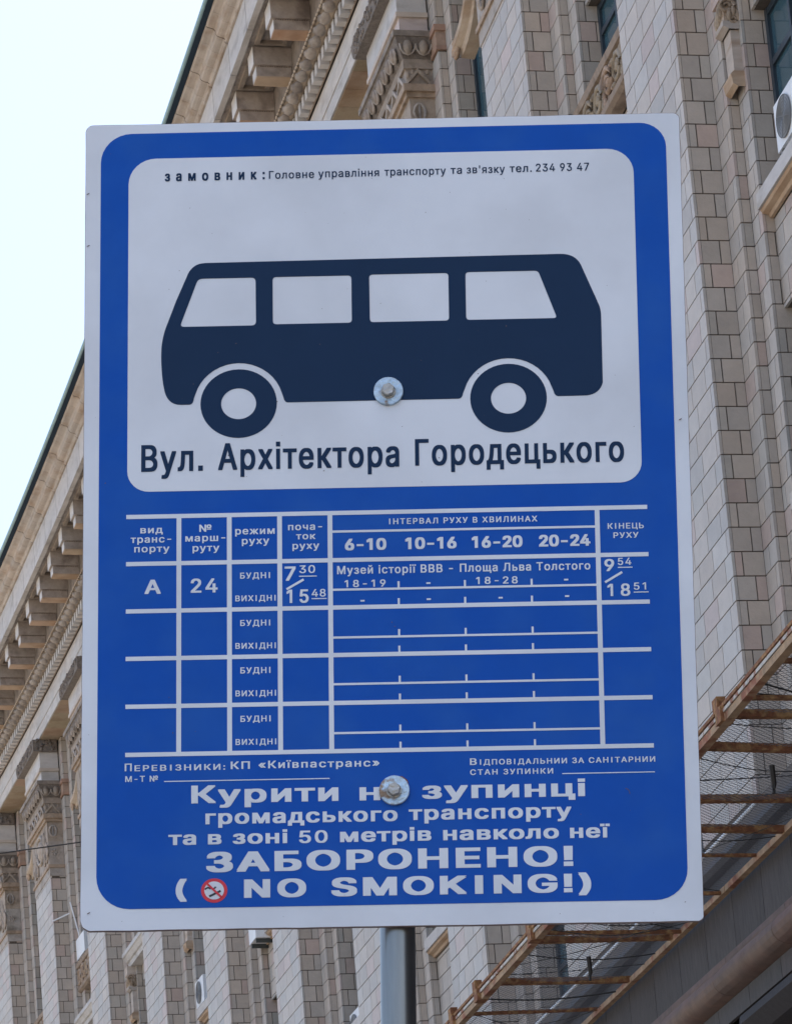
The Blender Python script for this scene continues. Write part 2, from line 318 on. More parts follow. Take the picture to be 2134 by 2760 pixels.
# --- capitals
def capital(k):
    S=k*BAY; s0,s1=S-0.06,S+PW+0.06
    def F3(s,d,z): return W(s,-d,z)
    m=MB()
    def band(z0,z1,d,t=(1,1,1)): box8(m,W,S-d,S+PW+d,-d,0.37+min(d,0.02),z0,z1,t)
    band(27.14,27.36,0.015,rt(.05)); band(27.36,27.44,0.05,(1,.85,.7)); band(27.44,28.08,0.01,rt(.05)); band(28.08,28.62,0.02,(0.9,0.84,0.76)); band(28.60,28.68,0.07,(.95,.82,.68)); band(28.68,28.80,0.12,(.95,.82,.68))
    band(28.80,29.08,0.05,(0.8,0.76,0.72)); band(29.08,29.24,0.09,(0.85,0.8,0.74))
    cp=part(m,'capital',STONE)
    e=MB(); vs=[]
    for d,z in ((0.08,29.242),(0.12,29.30),(0.20,29.50),(0.22,29.56)): vs+=[W(S-d,-d,z),W(S+PW+d,-d,z),W(S+PW+d,0.385,z),W(S-d,0.385,z)]
    e.add(vs,[(0,1,2,3),(12,13,14,15)]+[(r*4+i,r*4+(i+1)%4,r*4+4+(i+1)%4,r*4+4+i) for r in range(3) for i in range(4)])
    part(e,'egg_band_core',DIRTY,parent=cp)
    for i in range(7):
        e=MB(); c=S+0.12+i*0.33; ellipsoid(e,W,(c,-0.17,29.40),(0.09,0.08,0.13),8,6,(.75,.7,.66))
        tube(e,[W(c+0.14*math.cos(a),-0.21+0.05*math.sin(a),29.44-0.16*math.sin(a)) for a in [math.pi*j/6 for j in range(7)]],0.027,5); part(e,'egg',STONE,parent=cp,smooth=True)
    for i in range(2):
        e=MB(); c=-0.02+i*0.26; ellipsoid(e,W,(S-0.17,c,29.40),(0.08,0.085,0.13),8,6,(.8,.76,.7))
        tube(e,[W(S-0.21+0.05*math.sin(a),c+0.13*math.cos(a),29.44-0.16*math.sin(a)) for a in [math.pi*j/6 for j in range(7)]],0.02,5); part(e,'egg',STONE,parent=cp,smooth=True)
    e=MB(); box8(e,W,S-0.24,S+PW+0.24,-0.25,0.36,29.562,29.66,(0.85,0.83,0.8)); part(e,'abacus',DSTONE,parent=cp)
    n_=5
    for i in range(n_):
        e=MB(); a=S+0.02+i*(PW/n_); h=PW/n_
        for p,q in (((a,28.81),(a+h/2,29.04)),((a+h/2,29.04),(a+h,28.81))):
            vs=[W(p[0],-0.05,p[1]),W(p[0],-0.10,p[1]),W(p[0],-0.10,p[1]+0.075),W(p[0],-0.05,p[1]+0.075),W(q[0],-0.05,q[1]-0.02),W(q[0],-0.10,q[1]-0.02),W(q[0],-0.10,q[1]+0.055),W(q[0],-0.05,q[1]+0.055)]
            e.add(vs,[(0,1,5,4),(1,2,6,5),(2,3,7,6),(3,0,4,7),(0,3,2,1),(4,5,6,7)],(1.1,1.1,1.1))
        part(e,'chevron',STONE,parent=cp)
    e=MB()
    for (n0,z0),(n1,z1) in (((-0.04,28.81),(0.13,29.02)),((0.13,29.02),(0.32,28.81))):
        vs=[W(S-0.05,n0,z0),W(S-0.10,n0,z0),W(S-0.10,n0,z0+0.07),W(S-0.05,n0,z0+0.07),W(S-0.05,n1,z1-0.02),W(S-0.10,n1,z1-0.02),W(S-0.10,n1,z1+0.05),W(S-0.05,n1,z1+0.05)]
        e.add(vs,[(0,1,5,4),(1,2,6,5),(2,3,7,6),(3,0,4,7),(0,3,2,1),(4,5,6,7)],(0.95,0.9,0.82))
    for q in range(5): ellipsoid(e,W,(S-0.05,-0.02+q*0.08,28.98+0.06*((q*7)%3)),(0.03,0.035,0.05),6,4,(.85,.8,.74))
    part(e,'chevron_band',STONE,parent=cp)
    # relief shield on the return, cartouche with leaves on the front
    e=MB()
    tube(e,[W(S-0.03,0.13+0.09*math.cos(a),28.35+0.15*math.sin(a)) for a in [math.pi*2*j/10 for j in range(11)]],0.027,5)
    tube(e,[W(S-0.03,0.13,28.2),W(S-0.03,0.13,28.5)],0.02,5)
    for q in range(5): ellipsoid(e,W,(S-0.015,0.13+0.06*math.cos(q*1.26),27.78+0.07*math.sin(q*1.26)),(0.025,0.03,0.035),6,4)
    c=S+1.0
    tube(e,[W(c+0.42*math.cos(a),-0.04,28.10+0.36*math.sin(a)) for a in [math.pi*2*j/16 for j in range(17)]],0.045,6,(1.1,1.1,1.08))
    ellipsoid(e,W,(c,-0.02,28.1),(0.30,0.09,0.26),10,6,(1.05,1,.95))
    for sg in (-1,1):
        for q in range(4):
            ellipsoid(e,W,(c+sg*(0.55+0.13*q),-0.02,28.25-0.16*q),(0.07,0.06,0.20),7,5,(1.05,1.0,0.95))
            tube(e,[W(c+sg*(0.50+0.15*q)+0.08*math.cos(a),-0.04,27.70+0.12*(q%2)+0.16*math.sin(a)) for a in [math.pi*2*j/10 for j in range(11)]],0.026,5,(1.05,1.0,.95))
    part(e,'shield_relief',STONE,parent=cp,smooth=True)
    # upper block and floral impost under the lintel
    e=MB(); box8(e,W,S-0.09,S+PW-0.1,-0.10,0.36,29.66,29.95,rt(.05)); box8(e,W,S-0.14,S+PW-0.1,-0.15,0.37,29.95,30.03,(1,.9,.8)); box8(e,W,S-0.10,S+PW-0.1,-0.12,0.36,30.03,30.47,rt(.05))
    part(e,'impost_block',PALE,parent=cp)
    e=MB(); z0,z1=30.47,30.79; vs=[]; m_=10
    prof=[(S-0.18,z0),(S+PW-0.02,z0)]+[(S+PW-0.02+0.22*math.sin(math.pi/2*i/5),z1-(z1-z0)*math.cos(math.pi/2*i/5)) for i in range(1,6)]+[(S-0.18,z1)]
    L_=len(prof); vs=[W(s,-0.295,z) for s,z in prof]+[W(s,0.34,z) for s,z in prof]
    e.add(vs,[tuple(range(L_)),tuple(range(L_,2*L_))]+[(i,(i+1)%L_,L_+(i+1)%L_,L_+i) for i in range(L_)],(1,1,1))
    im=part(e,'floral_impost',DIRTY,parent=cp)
    e=MB()
    for q in range(70): 
        s=S-0.1+random.random()*(PW+0.1); z=z0+0.05+random.random()*0.26
        ellipsoid(e,W,(s,-0.30,z),(0.05*random.uniform(.6,1.2),0.03,0.04),6,4,rs(0.3))
    for q in range(14): ellipsoid(e,W,(S-0.18,-0.2+random.random()*0.5,z0+0.05+random.random()*0.26),(0.035,0.05,0.05),6,4,rt(0.3))
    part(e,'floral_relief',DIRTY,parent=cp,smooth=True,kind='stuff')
    # small caps of the step pilasters
    e=MB(); box8(e,W,S-0.50,S-0.13,0.36,0.53,29.2,29.27,(1,.72,.6)); box8(e,W,S-0.49,S-0.13,0.37,0.53,29.27,29.52,(1,.8,.68)); box8(e,W,S-0.53,S-0.13,0.34,0.53,29.52,29.62,(1,.72,.6))
    part(e,'step_cap',STONE,parent=cp)
for k in NB: capital(k)

# --- entablature and cornice
OUT[:]=[0.13,1.0108]
def blocks(step,off,s0=SMIN,s1=SMAX):
    i=math.ceil((s0-off)/step); out=[]
    while off+(i+1)*step<=s1: out.append((off+i*step,off+(i+1)*step)); i+=1
    return out
NF=-0.25
e=MB(); molding(e,[(NF+0.02,30.50),(NF+0.02,33.2),(3.0,33.2),(3.0,30.50)],SMIN,SMAX,60); part(e,'entablature_core',MORTAR)
for row,(z0,z1) in enumerate(((30.84-0.34,30.78),(30.78,31.02),(31.02,31.26))):
    rel=MB()
    for a,b in blocks(0.86,0.3*row):
        m=MB(); box8(m,W,a+0.004,b-0.004,NF-(0.015 if row==1 else 0),NF+0.05,z0+0.004,z1-0.002,rs(.06))
        if in_view(W((a+b)/2,NF,z0)): part(m,'frieze_block',PALE)
        else: rel.add(m.v,m.f,m.t[0])
    part(rel,'frieze_blocks',PALE,kind='stuff')
for a,b in blocks(0.62,0.1):
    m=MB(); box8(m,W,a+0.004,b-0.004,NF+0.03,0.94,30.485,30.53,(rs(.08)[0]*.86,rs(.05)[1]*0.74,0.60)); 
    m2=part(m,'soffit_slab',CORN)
dt=MB(); molding(dt,[(NF-0.03,31.26),(NF-0.05,31.26),(NF-0.05,31.49),(NF+0.05,31.49)],SMIN,SMAX,60,(0.9,.8,.7)); part(dt,'dentil_backing',DSTONE)
proto=None
for a,b in blocks(0.29,0.05,-14,49):
    m=MB(); box8(m,W,a+0.06,b-0.075,NF-0.215,NF-0.05,31.272,31.48,rs(.08)); part(m,'dentil',PALE)
eg=MB(); molding(eg,[(NF-0.19,31.49),(NF-0.24,31.49),(NF-0.30,31.53),(-0.64,31.60),(-0.66,31.64),(NF+0.05,31.64)],SMIN,SMAX,60,(0.8,.72,.6)); part(eg,'ovolo_backing',DSTONE)
for a,b in blocks(0.40,0.0,-14,49):
    m=MB(); ellipsoid(m,W,((a+b)/2,-0.55,31.555),(0.215,0.13,0.075),8,5,rs(.15)); ellipsoid(m,W,((a+b)/2+0.05,-0.60,31.575),(0.13,0.10,0.06),7,5,rs(.2)); part(m,'egg_moulding',DSTONE,smooth=True)
bd=MB()
for a,b in blocks(0.14,0.0,-14,49): ellipsoid(bd,W,((a+b)/2,-0.70,31.63),(0.066,0.027,0.02),6,4,(1.05,1,.9))
molding(bd,[(-0.60,31.645),(-0.68,31.645),(-0.70,31.66),(-0.68,31.68),(-0.6,31.68)],SMIN,SMAX,60,(1.1,1.05,.95)); part(bd,'bead_moulding',CORN,smooth=True,kind='stuff')
# upper wall, soffit and modillions
uw=MB(); molding(uw,[(-0.60,31.68),(-0.60,32.42),(0.5,32.42),(0.5,31.68)],SMIN,SMAX,60,(.8,.76,.72)); part(uw,'bed_wall',DSTONE)
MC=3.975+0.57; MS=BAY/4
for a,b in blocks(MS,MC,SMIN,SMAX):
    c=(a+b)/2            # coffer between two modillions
    m=MB(); box8(m,W,a+0.006,b-0.006,-1.40,-0.61,32.40,32.50,rs(.05)); sf=part(m,'soffit_slab',DSTONE)
    m=MB()
    for p,q,r,t in ((c-0.46,c+0.46,-1.28,-1.20),(c-0.46,c+0.46,-0.80,-0.72),(c-0.46,c-0.40,-1.20,-0.80),(c+0.40,c+0.46,-1.20,-0.80)): box8(m,W,p,q,r,t,32.33,32.399,(.9,.85,.78))
    part(m,'coffer_frame',DSTONE,parent=sf)
    # modillion centred on a
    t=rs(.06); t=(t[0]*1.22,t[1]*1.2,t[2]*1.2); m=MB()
    box8(m,W,a-0.225,a+0.225,-1.29,-0.605,32.04,32.38,t)
    md=part(m,'modillion',DSTONE)
    m=MB(); box8(m,W,a-0.17,a+0.15,-1.24,-0.61,31.85,32.036,t); part(m,'modillion_foot',DSTONE,parent=md)
    m=MB(); box8(m,W,a-0.173,a+0.153,-1.243,-0.612,31.825,31.847,(1.12*t[0]/1.2,.93,.74)); part(m,'underside_tone',CORN,parent=md)  # stained underside; warm light off the ground is put into this tan
    m=MB(); box8(m,W,a-0.222,a+0.222,-1.297,-1.292,32.043,32.377,(1.15,1.15,1.15)); box8(m,W,a-0.167,a+0.147,-1.247,-1.242,31.852,32.03,(1.15,1.15,1.15)); part(m,'lit_tone_front',PALE,parent=md)  # paler overlay: street-side light on the modillion front put into the colour
    m=MB()
    for q in range(14): ellipsoid(m,W,(a-0.175,-1.20+q*0.042,32.03),(0.014,0.017,0.014),5,3,(.8,.75,.7))
    part(m,'bead_row',DSTONE,parent=md,smooth=True)
# corona and cyma blocks
CO=MC+MS*0.5
for a,b in blocks(MS,CO):
    t=rs(.05); g=0.016
    m=MB(); molding(m,[(-1.36,32.505),(-1.36,32.39),(-1.39,32.36),(-1.50,32.36),(-1.50,32.98),(-1.36,32.98)],a+g,b-g,2,t); part(m,'corona_block',PALE)
    n_=[( -1.50+0.0,32.985),(-1.54,32.99),(-1.565,33.02),(-1.54,33.05),(-1.56,33.07)]
    for i in range(9):
        u=i/8; n_.append((-1.57-0.28*u+0.045*math.sin(2*math.pi*u)*-1, 33.08+0.20*u-0.012*math.sin(2*math.pi*u)))
    n_+=[(-1.875,33.30),(-1.875,33.34),(-1.3,33.34),(-1.3,32.985)]
    for q in range(3):
        a_=a+(b-a)*q/3+(g if q==0 else 0.004); b_=a+(b-a)*(q+1)/3-(g if q==2 else 0.004)
        m=MB(); molding(m,n_,a_,b_,1,rs(.06)); part(m,'cyma_block',CORN)
cc=MB(); molding(cc,[(-1.33,32.51),(-1.33,33.32),(3,33.32),(3,32.51)],SMIN,SMAX,60); part(cc,'cornice_core',MORTAR)
gt=MB(); molding(gt,[(-1.80,33.345),(-1.985,33.345),(-1.985,33.40),(-1.7,33.42)],SMIN,SMAX,60); part(gt,'roof_gutter',GUTD,smooth=True)
gl=MB(); tube(gl,[W(SMIN+(SMAX-SMIN)*i/60,-2.0,33.385) for i in range(61)],0.045,8); part(gl,'gutter_lip',GUT,smooth=True)
rf=MB(); molding(rf,[(-1.9,33.41),(-1.85,33.40),(3,33.9),(12,34.6),(12,33.34)],SMIN,SMAX,30); part(rf,'roof',GUT)
bk=MB(); molding(bk,[(0.99,0),(0.99,33.0),(12,33.3),(12,0)],SMIN,SMAX,30); part(bk,'rear_mass',MORTAR)

OUT[:]=[0.0,1.0]
# --- granite podium
PN=-0.30
e=MB(); molding(e,[(PN+0.03,10.66),(PN+0.03,12.35),(0.0,13.0),(0.99,13.0),(0.99,10.66)],SMIN,SMAX,60); molding(e,[(PN+0.35,0),(PN+0.35,10.66),(0.99,10.66),(0.99,0)],SMIN,SMAX,60); part(e,'podium_core',MORTAR)
for a,b in blocks(1.13,-13+0.39):
    m=MB(); box8(m,W,a+0.006,b-0.006,PN,PN+0.06,11.36,12.28,rt(.14)); part(m,'granite_slab',GRAN)
    m=MB(); molding(m,[(PN+0.05,12.28),(PN-0.10,12.30),(PN-0.14,12.36),(PN-0.12,12.44),(PN-0.02,12.52),(-0.1,12.58),(-0.1,12.72),(0.03,12.8),(0.05,13.045),(0.6,13.045),(0.6,12.28)],a+0.004,b-0.004,1,rt(.14)); part(m,'podium_coping',GRAN)
for a,b in blocks(2.3,-13-1.57):
    pr=[(PN+0.05,10.86)]+[(PN-0.02-0.20*math.sin(math.pi*i/8),10.88+0.34*(1-math.cos(math.pi*i/8))/2) for i in range(9)]+[(PN-0.04,11.26),(PN-0.04,11.34),(PN+0.05,11.35)]
    m=MB(); molding(m,pr,a+0.004,b-0.004,2,rt(.1)); part(m,'torus_moulding',GRANR,smooth=True)
low=MB()
for a,b in blocks(1.22,-13+0.14):
    if a< -12.4 and a>-30:
        m=MB(); box8(m,W,a+0.006,b-0.006,PN+0.01,PN+0.06,10.62,10.86,rt(.14)); part(m,'granite_slab',GRAN)
    else:
        m=MB(); box8(m,W,a+0.006,b-0.006,PN+0.01,PN+0.06,9.4,10.86,rt(.14)); part(m,'granite_slab',GRAN)
        for z in (0.2,2.0,3.85,5.7,7.55): box8(low,W,a+0.006,b-0.006,PN+0.01,PN+0.06,z+0.006,z+1.84,rt(.14))
part(low,'lower_granite_slabs',GRAN,kind='stuff')
m=MB(); molding(m,[(PN+0.06,10.62),(PN+0.02,10.60),(PN+0.0,10.50),(PN+0.16,10.35),(PN+0.33,10.3),(PN+0.33,10.62)],-30,-12.4,8,(0.45,0.45,0.55)); part(m,'shop_front_head',GRAN)
cd=MB(); tube(cd,[W(-14.4+i*1.0,PN-0.10,12.60) for i in range(20)],0.028,6); part(cd,'conduit',WHITE,smooth=True)

# ------------------------------------------------------------------ air conditioners
def ac_unit(S0,S1,n0,n1,z0,z1,label,fan=True):
    c=W((S0+S1)/2,(n0+n1)/2,z0); t=empty('air_conditioner',c,label,'air conditioner','air conditioning units on the facade')
    m=MB(); box8(m,W,S0,S1,n0,n1,z0+0.03,z1); m.build('casing',WHITE,t,c)
    if fan:
        cs=S0*0.45+S1*0.55; r=(z1-z0)*0.40; zc=(z0+z1)/2+0.01
        m=MB(); m.add([W(cs+r*math.cos(a),n0-0.004,zc+r*math.sin(a)) for a in [2*math.pi*i/24 for i in range(24)]]+[W(cs+r*math.cos(a),n0-0.02,zc+r*math.sin(a)) for a in [2*math.pi*i/24 for i in range(24)]],
            [tuple(range(24,48))]+[(i,(i+1)%24,24+(i+1)%24,24+i) for i in range(24)]); g=m.build('fan_guard',MGREY,t,c)
        m=MB()
        for q in (0.25,0.4,0.55,0.7,0.85,1.0): tube(m,[W(cs+r*q*math.cos(a),n0-0.024,zc+r*q*math.sin(a)) for a in [2*math.pi*i/24 for i in range(25)]],0.004,4,cap=False)
        for q in range(4): tube(m,[W(cs,n0-0.027,zc),W(cs+r*math.cos(q*1.571+.4),n0-0.027,zc+r*math.sin(q*1.571+.4))],0.004,4)
        m.build('guard_wires',MGREY,g,c)
    m=MB(); box8(m,W,S0+0.08,S0+0.13,n0+0.02,n1,z0-0.05,z0+0.03); box8(m,W,S1-0.13,S1-0.08,n0+0.02,n1,z0-0.05,z0+0.03); m.build('foot_rail',DGREY,t,c)
B_=BAY
ac_unit(-2*B_-2.35,-2*B_-1.57,0.55,0.84,20.17,20.78,'white air conditioner with round fan on a sill at the top right edge')
ac_unit(4*B_-1.68,4*B_-0.82,0.50,0.82,20.05,20.66,'white air conditioner with dark fan below the left half of the sign')
ac_unit(3*B_-1.5,3*B_-0.86,0.30,0.78,19.74,20.4,'pale air conditioner seen from below just under the sign edge',False)
ac_unit(2*B_-1.9,2*B_-1.18,0.58,0.84,15.95,16.60,'pale air conditioner beside the steel pole at the bottom edge')
ac_unit(6*B_-1.75,6*B_-0.68,0.42,0.82,24.64,25.2,'pale blue boxed air conditioner on the carved sill left of the sign',False)

# ------------------------------------------------------------------ protective canopy
cz=11.93; no,ni=-2.24,-0.40
cp0=W(-13,-1.3,cz-0.1); can=empty('protective_canopy',cp0,'rusty scaffold canopy with timber rails and wire mesh over the pavement','canopy')
def cpart(m,name,mt,**k): return m.build(name,mt,can,cp0,**k)
SA,SB=-23.0,30.0
def rail(n,z,w,h,name,mt,seg=3.1,jit=0.01,s0=SA,s1=SB):
    s=s0
    while s<s1:
        e_=min(s+seg,s1); m=MB(); dj=random.uniform(-jit,jit)
        box8(m,lambda a,b,c:W(a,b+dj,c+dj*0.5),s,e_-0.01,n-w/2,n+w/2,z-h/2,z+h/2,rt(.1)); cpart(m,name,mt); s=e_
rail(no,cz-0.01,0.09,0.075,'outer_timber',TIMB,3.7)
rail(no-0.03,cz+0.055,0.05,0.035,'pale_strip',PALEST,2.9)
rail(no-0.02,cz+0.13,0.04,0.035,'guard_rail',RUST,3.3)
rail(ni,cz+0.07,0.08,0.07,'inner_timber',TIMB,3.4)
crs=[-8.8,-7.7,-6.64,-6.1,-5.12,-3.35,-2.35,-1.40,0.15,1.85,2.25,4.22,5.8,7.5,9.0,10.7,12.4,14.2,16.0,18.0,20.2,22.5,25,27.5,30,33,36]
thick={-5.12,-6.1,2.25,4.22,-2.35,-3.35}
for i,s in enumerate(crs):
    h=0.075 if s in thick else random.uniform(0.032,0.045)
    m=MB(); S=s-13
    vs=[]; 
    for a,n,dz in ((S,no,0.0),(S+0.28+random.uniform(-.12,.12),ni,0.03+random.uniform(-.02,.03))):
        vs+=[W(a-h*0.6,n,cz+0.03+dz),W(a+h*0.6,n,cz+0.03+dz),W(a+h*0.6,n,cz+0.03+h+dz),W(a-h*0.6,n,cz+0.03+h+dz)]
    m.add(vs,[(0,1,5,4),(1,2,6,5),(2,3,7,6),(3,0,4,7),(0,3,2,1),(4,5,6,7)],rt(.15))
    cpart(m,'cross_beam',RUST)
for s in (-6.1,1.93,4.8,6.2,10.5):
    S=s-13; m=MB(); box8(m,W,S-0.16,S+0.02,no-0.09,no+0.05,cz-0.05,cz+0.10,rt(.1)); box8(m,W,S-0.02,S+0.14,no-0.07,no+0.02,cz+0.10,cz+0.24,(1.1,1,.8)); cpart(m,'clamp_bracket',RUST)
for s in (-4.6,-0.3,2.9):
    S=s-13; n_=random.uniform(-1.9,-1.3); m=MB(); tube(m,[W(S,n_,cz+0.02),W(S+0.05,n_+0.02,cz-0.16),W(S+0.03,n_,cz-0.27)],[0.03,0.028,0.02],6); cpart(m,'hanging_hook',WIRE)
mesh=MB()
for i in range(-10,int((SB-SA)/0.075)):
    s=SA+i*0.075
    for sg in (1,-1):
        p0=(s,no) if sg>0 else (s,ni); p1=(s+1.84,ni) if sg>0 else (s+1.84,no)
        tube(mesh,[W(p0[0]+(p1[0]-p0[0])*t,p0[1]+(p1[1]-p0[1])*t,cz+0.14-0.09*math.sin(math.pi*t)*(0.8+0.2*math.sin(s*1.7))) for t in (0,0.25,0.5,0.75,1)],0.0028,3,cap=False)
cpart(mesh,'wire_netting',NETM,kind='stuff')
for q in range(44):
    s=SA+2+q*0.82+random.uniform(-.3,.3); m=MB(); sg=random.uniform(0.0,0.16); d=random.choice((random.uniform(-0.5,0.7),random.uniform(-3,3)))
    tube(m,[W(s+d*t,no+(ni-no)*t,cz+0.10-sg*math.sin(math.pi*t)) for t in [j/8 for j in range(9)]],(0.005 if abs(d)>0.75 else random.choice((0.006,0.008,0.011))),4); cpart(m,'tie_wire',WIRE)

# ------------------------------------------------------------------ cables and a flag bracket
def thing_tube(name,pts,r,mt,label,cat,group=None,n=5):
    o=pts[0]; m=MB(); tube(m,pts,r,n); ob=m.build(name,mt,None,o,smooth=True); ob['label']=label; ob['category']=cat
    if group: ob['group']=group
    return ob
def ray(px,py,d):
    v=Vector(((px-1067)/F_PX,(py-PY)/F_PX,1)); w_=Vector((v.dot(RT),v.dot(FW),v.dot(UP))); w_*=d/w_.y
    return (w_.x,w_.y,w_.z+EYE)
a=(-9.3,63.0,19.72+0.0); 
def sag(p,q,s,n=16): return [(p[0]+(q[0]-p[0])*t,p[1]+(q[1]-p[1])*t,p[2]+(q[2]-p[2])*t-s*4*t*(1-t)) for t in [i/n for i in range(n+1)]]
thing_tube('overhead_cable',sag((-20.0,62.0,19.03),(4.0,62.0,20.42),0.03),0.013,WIRE,'thin dark cable crossing in front of the left capitals','cable')
thing_tube('hanging_cable',sag(W(-13-9.0,0.36,16.2),W(-13+2.6,0.0-0.02,11.98),0.35),0.014,WIRE,'slack black cable hanging across the right pilaster down to the canopy','cable')
t=empty('flag_bracket',W(6*B_-0.2,0.0,25.6),'thin pale bracket rods fixed between two pilasters left of the sign','bracket')
for p,q in (((6*B_+0.02,-0.02,25.92),(6*B_-0.4,0.75,26.2)),((6*B_-0.45,0.38,26.3),(6*B_-0.6,0.55,25.3))):
    m=MB(); tube(m,[W(*p),W(*q)],0.02,6); m.build('rod',WHITE,t,W(6*B_-0.2,0.0,25.6))

# ------------------------------------------------------------------ ground
def sheet(name,pts,z,mt,label=None):
    me=bpy.data.meshes.new(name); me.from_pydata([(x,y,z) for x,y in pts],[],[tuple(range(len(pts)))]); me.materials.append(mt)
    o=bpy.data.objects.new(name,me); COL.objects.link(o); o['kind']='structure'; return o
sheet('ground',[(-1500,-1500),(1500,-1500),(1500,1500),(-1500,1500)],-0.15,GRND)
Ls=[W(SMIN+(SMAX-SMIN)*i/20,-7.0,0) for i in range(21)]; Rs=[W(SMIN+(SMAX-SMIN)*i/20,-27,0) for i in range(21)]
Ws=[W(SMIN+(SMAX-SMIN)*i/20,1.2,0) for i in range(21)]
def strip(name,A,B,z0,z1,mt):
    n=len(A); vs=[(p[0],p[1],z1) for p in A]+[(p[0],p[1],z1) for p in B]+[(p[0],p[1],z0) for p in B]
    fs=[(i,i+1,n+i+1,n+i) for i in range(n-1)]+[(n+i,n+i+1,2*n+i+1,2*n+i) for i in range(n-1)]
    me=bpy.data.meshes.new(name); me.from_pydata(vs,[],fs); me.materials.append(mt); o=bpy.data.objects.new(name,me); COL.objects.link(o); o['kind']='structure'; return o
strip('pavement',Ws,[W(SMIN+(SMAX-SMIN)*i/20,-11.5,0) for i in range(21)],-0.14,0.0,PAVE)
strip('road',[W(SMIN+(SMAX-SMIN)*i/20,-11.55,0) for i in range(21)],[W(SMIN+(SMAX-SMIN)*i/20,-34,0) for i in range(21)],-0.14,-0.13,ASPH)

# ------------------------------------------------------------------ bus stop sign
SH=140.38
c=Vector((0.05739,5.55697,2.15469+EYE)); az,bx,cy=-0.00675,0.00654,0.06911
RM=Matrix.Rotation(az,3,'Z')@Matrix.Rotation(bx,3,'X')@Matrix.Rotation(cy,3,'Y')
zl=RM@Vector((0,0,1)); Lp=c.z/zl.z                     # length along the leaning pole down to the pavement
pb=c-zl*Lp
sign=empty('bus_stop_sign',pb,'large blue and white bus stop timetable sign bolted to a leaning steel pole','sign')
sign.rotation_euler=RM.to_euler()
def U(u,v,y=0.0): return ((u-50)/100.0, y, Lp+(SH/2-v)/100.0)
def link(o,parent):
    COL.objects.link(o); o.parent=parent; return o
def shape(name,loops,m,y,parent=sign,th=0.0004,edge=None):
    """flat cut-out shape with holes; loops in cm from the sign's top left corner; y is the depth of its face"""
    cu=bpy.data.curves.new(name,'CURVE'); cu.dimensions='2D'; cu.fill_mode='BOTH'; cu.extrude=th/2
    for lp in loops:
        sp=cu.splines.new('POLY'); sp.points.add(len(lp)-1); sp.use_cyclic_u=True
        for i,(u,v) in enumerate(lp): sp.points[i].co=((u-50)/100,(SH/2-v)/100,0,1)
    return curve_to(name,cu,m,y+th/2,parent)
def curve_to(name,cu,m,y,parent,fn=None):
    o=bpy.data.objects.new(name,cu); me=bpy.data.meshes.new_from_object(o); bpy.data.objects.remove(o)
    for v in me.vertices:
        x,yy,zz=v.co
        if fn: x,yy=fn(x,yy)
        v.co=(x,y-zz,Lp+yy)
    me.materials.clear(); me.materials.append(m); me.name=name
    return link(bpy.data.objects.new(name,me),parent)
def rrect(u0,v0,u1,v1,r,ry=None,n=8):
    if not isinstance(r,(list,tuple)): r=[r]*4
    out=[]
    for (cx,cy,a0),rr in zip(((u0,v0,180),(u1,v0,270),(u1,v1,0),(u0,v1,90)),r):
        sx=1 if cx==u0 else -1; sy=1 if cy==v0 else -1
        for i in range(n+1):
            a=math.radians(a0+90*i/n); out.append((cx+sx*rr+rr*math.cos(a),cy+sy*rr+rr*math.sin(a)))
    return out
def ell(cx,cy,rx,ry,n=48): return [(cx+rx*math.cos(2*math.pi*i/n),cy+ry*math.sin(2*math.pi*i/n)) for i in range(n)]
# board: an aluminium sheet with a slightly uneven cut edge
E_=0.0006
bo=rrect(0,0,100,SH,[1.3,1.1,0.9,1.9])
def board():
    n=len(bo); jit=[(u+random.uniform(-.05,.05),v+random.uniform(-.05,.05)) for u,v in bo]
    # subdivide edges for unevenness
    pts=[]
    for i in range(n):
        p,q=bo[i],bo[(i+1)%n]; d=math.hypot(p[0]-q[0],p[1]-q[1]); k=max(1,int(d/3))
        for j in range(k):
            t=j/k; pts.append((p[0]+(q[0]-p[0])*t+random.uniform(-.03,.03),p[1]+(q[1]-p[1])*t+random.uniform(-.04,.04)))
    b=shape('board',[pts],S_EDGE,0.0,th=0.008)
    return pts
bpts=board()
shape('white_face',[[(50+(u-50)*0.9985,70.19+(v-70.19)*0.999) for u,v in bpts]],S_WHITE,-E_,th=E_*0.9)
shape('blue_field',[rrect(2.6,1.75,97.6,136.8,[5.2,4.4,5.2,5.4])],S_BLUE,-2*E_,th=E_*0.9)
shape('white_panel',[rrect(7.3,6.4,92.05,65.8,[4.6,4.4,3.6,3.6])],S_WHITE,-3*E_,th=E_*0.9)
# bus pictogram
def arc(cx,cy,rx,ry,a0,a1,n=20): return [(cx+rx*math.cos(math.radians(a0+(a1-a0)*i/n)),cy+ry*math.sin(math.radians(a0+(a1-a0)*i/n))) for i in range(n+1)]
def bez(p0,p1,p2,n=8): return [((1-t)**2*p0[0]+2*t*(1-t)*p1[0]+t*t*p2[0],(1-t)**2*p0[1]+2*t*(1-t)*p1[1]+t*t*p2[1]) for t in [i/n for i in range(n+1)]]
body=[(20.3,25.5),(79.2,25.2)]+bez((79.4,25.2),(82.0,25.2),(82.87,27.29))+[(85.4,33.7)]+bez((85.5,34.0),(86.0,35.0),(86.0,36.5))+[(86.0,47.9)]+bez((86.0,48.2),(85.5,50.2),(83.3,50.46))+[(78.9,50.48)]+bez((78.6,50.48),(78.0,50.4),(77.85,49.6))
body+=arc(70.37,50.9,7.5,7.3,-8,-172)[1:-1]
body+=bez((62.85,49.7),(62.75,50.5),(62.1,50.58))+[(34.2,50.62)]+bez((33.9,50.62),(33.3,50.6),(33.15,49.7))
body+=arc(25.72,50.9,7.45,7.4,-8,-172)[1:-1]
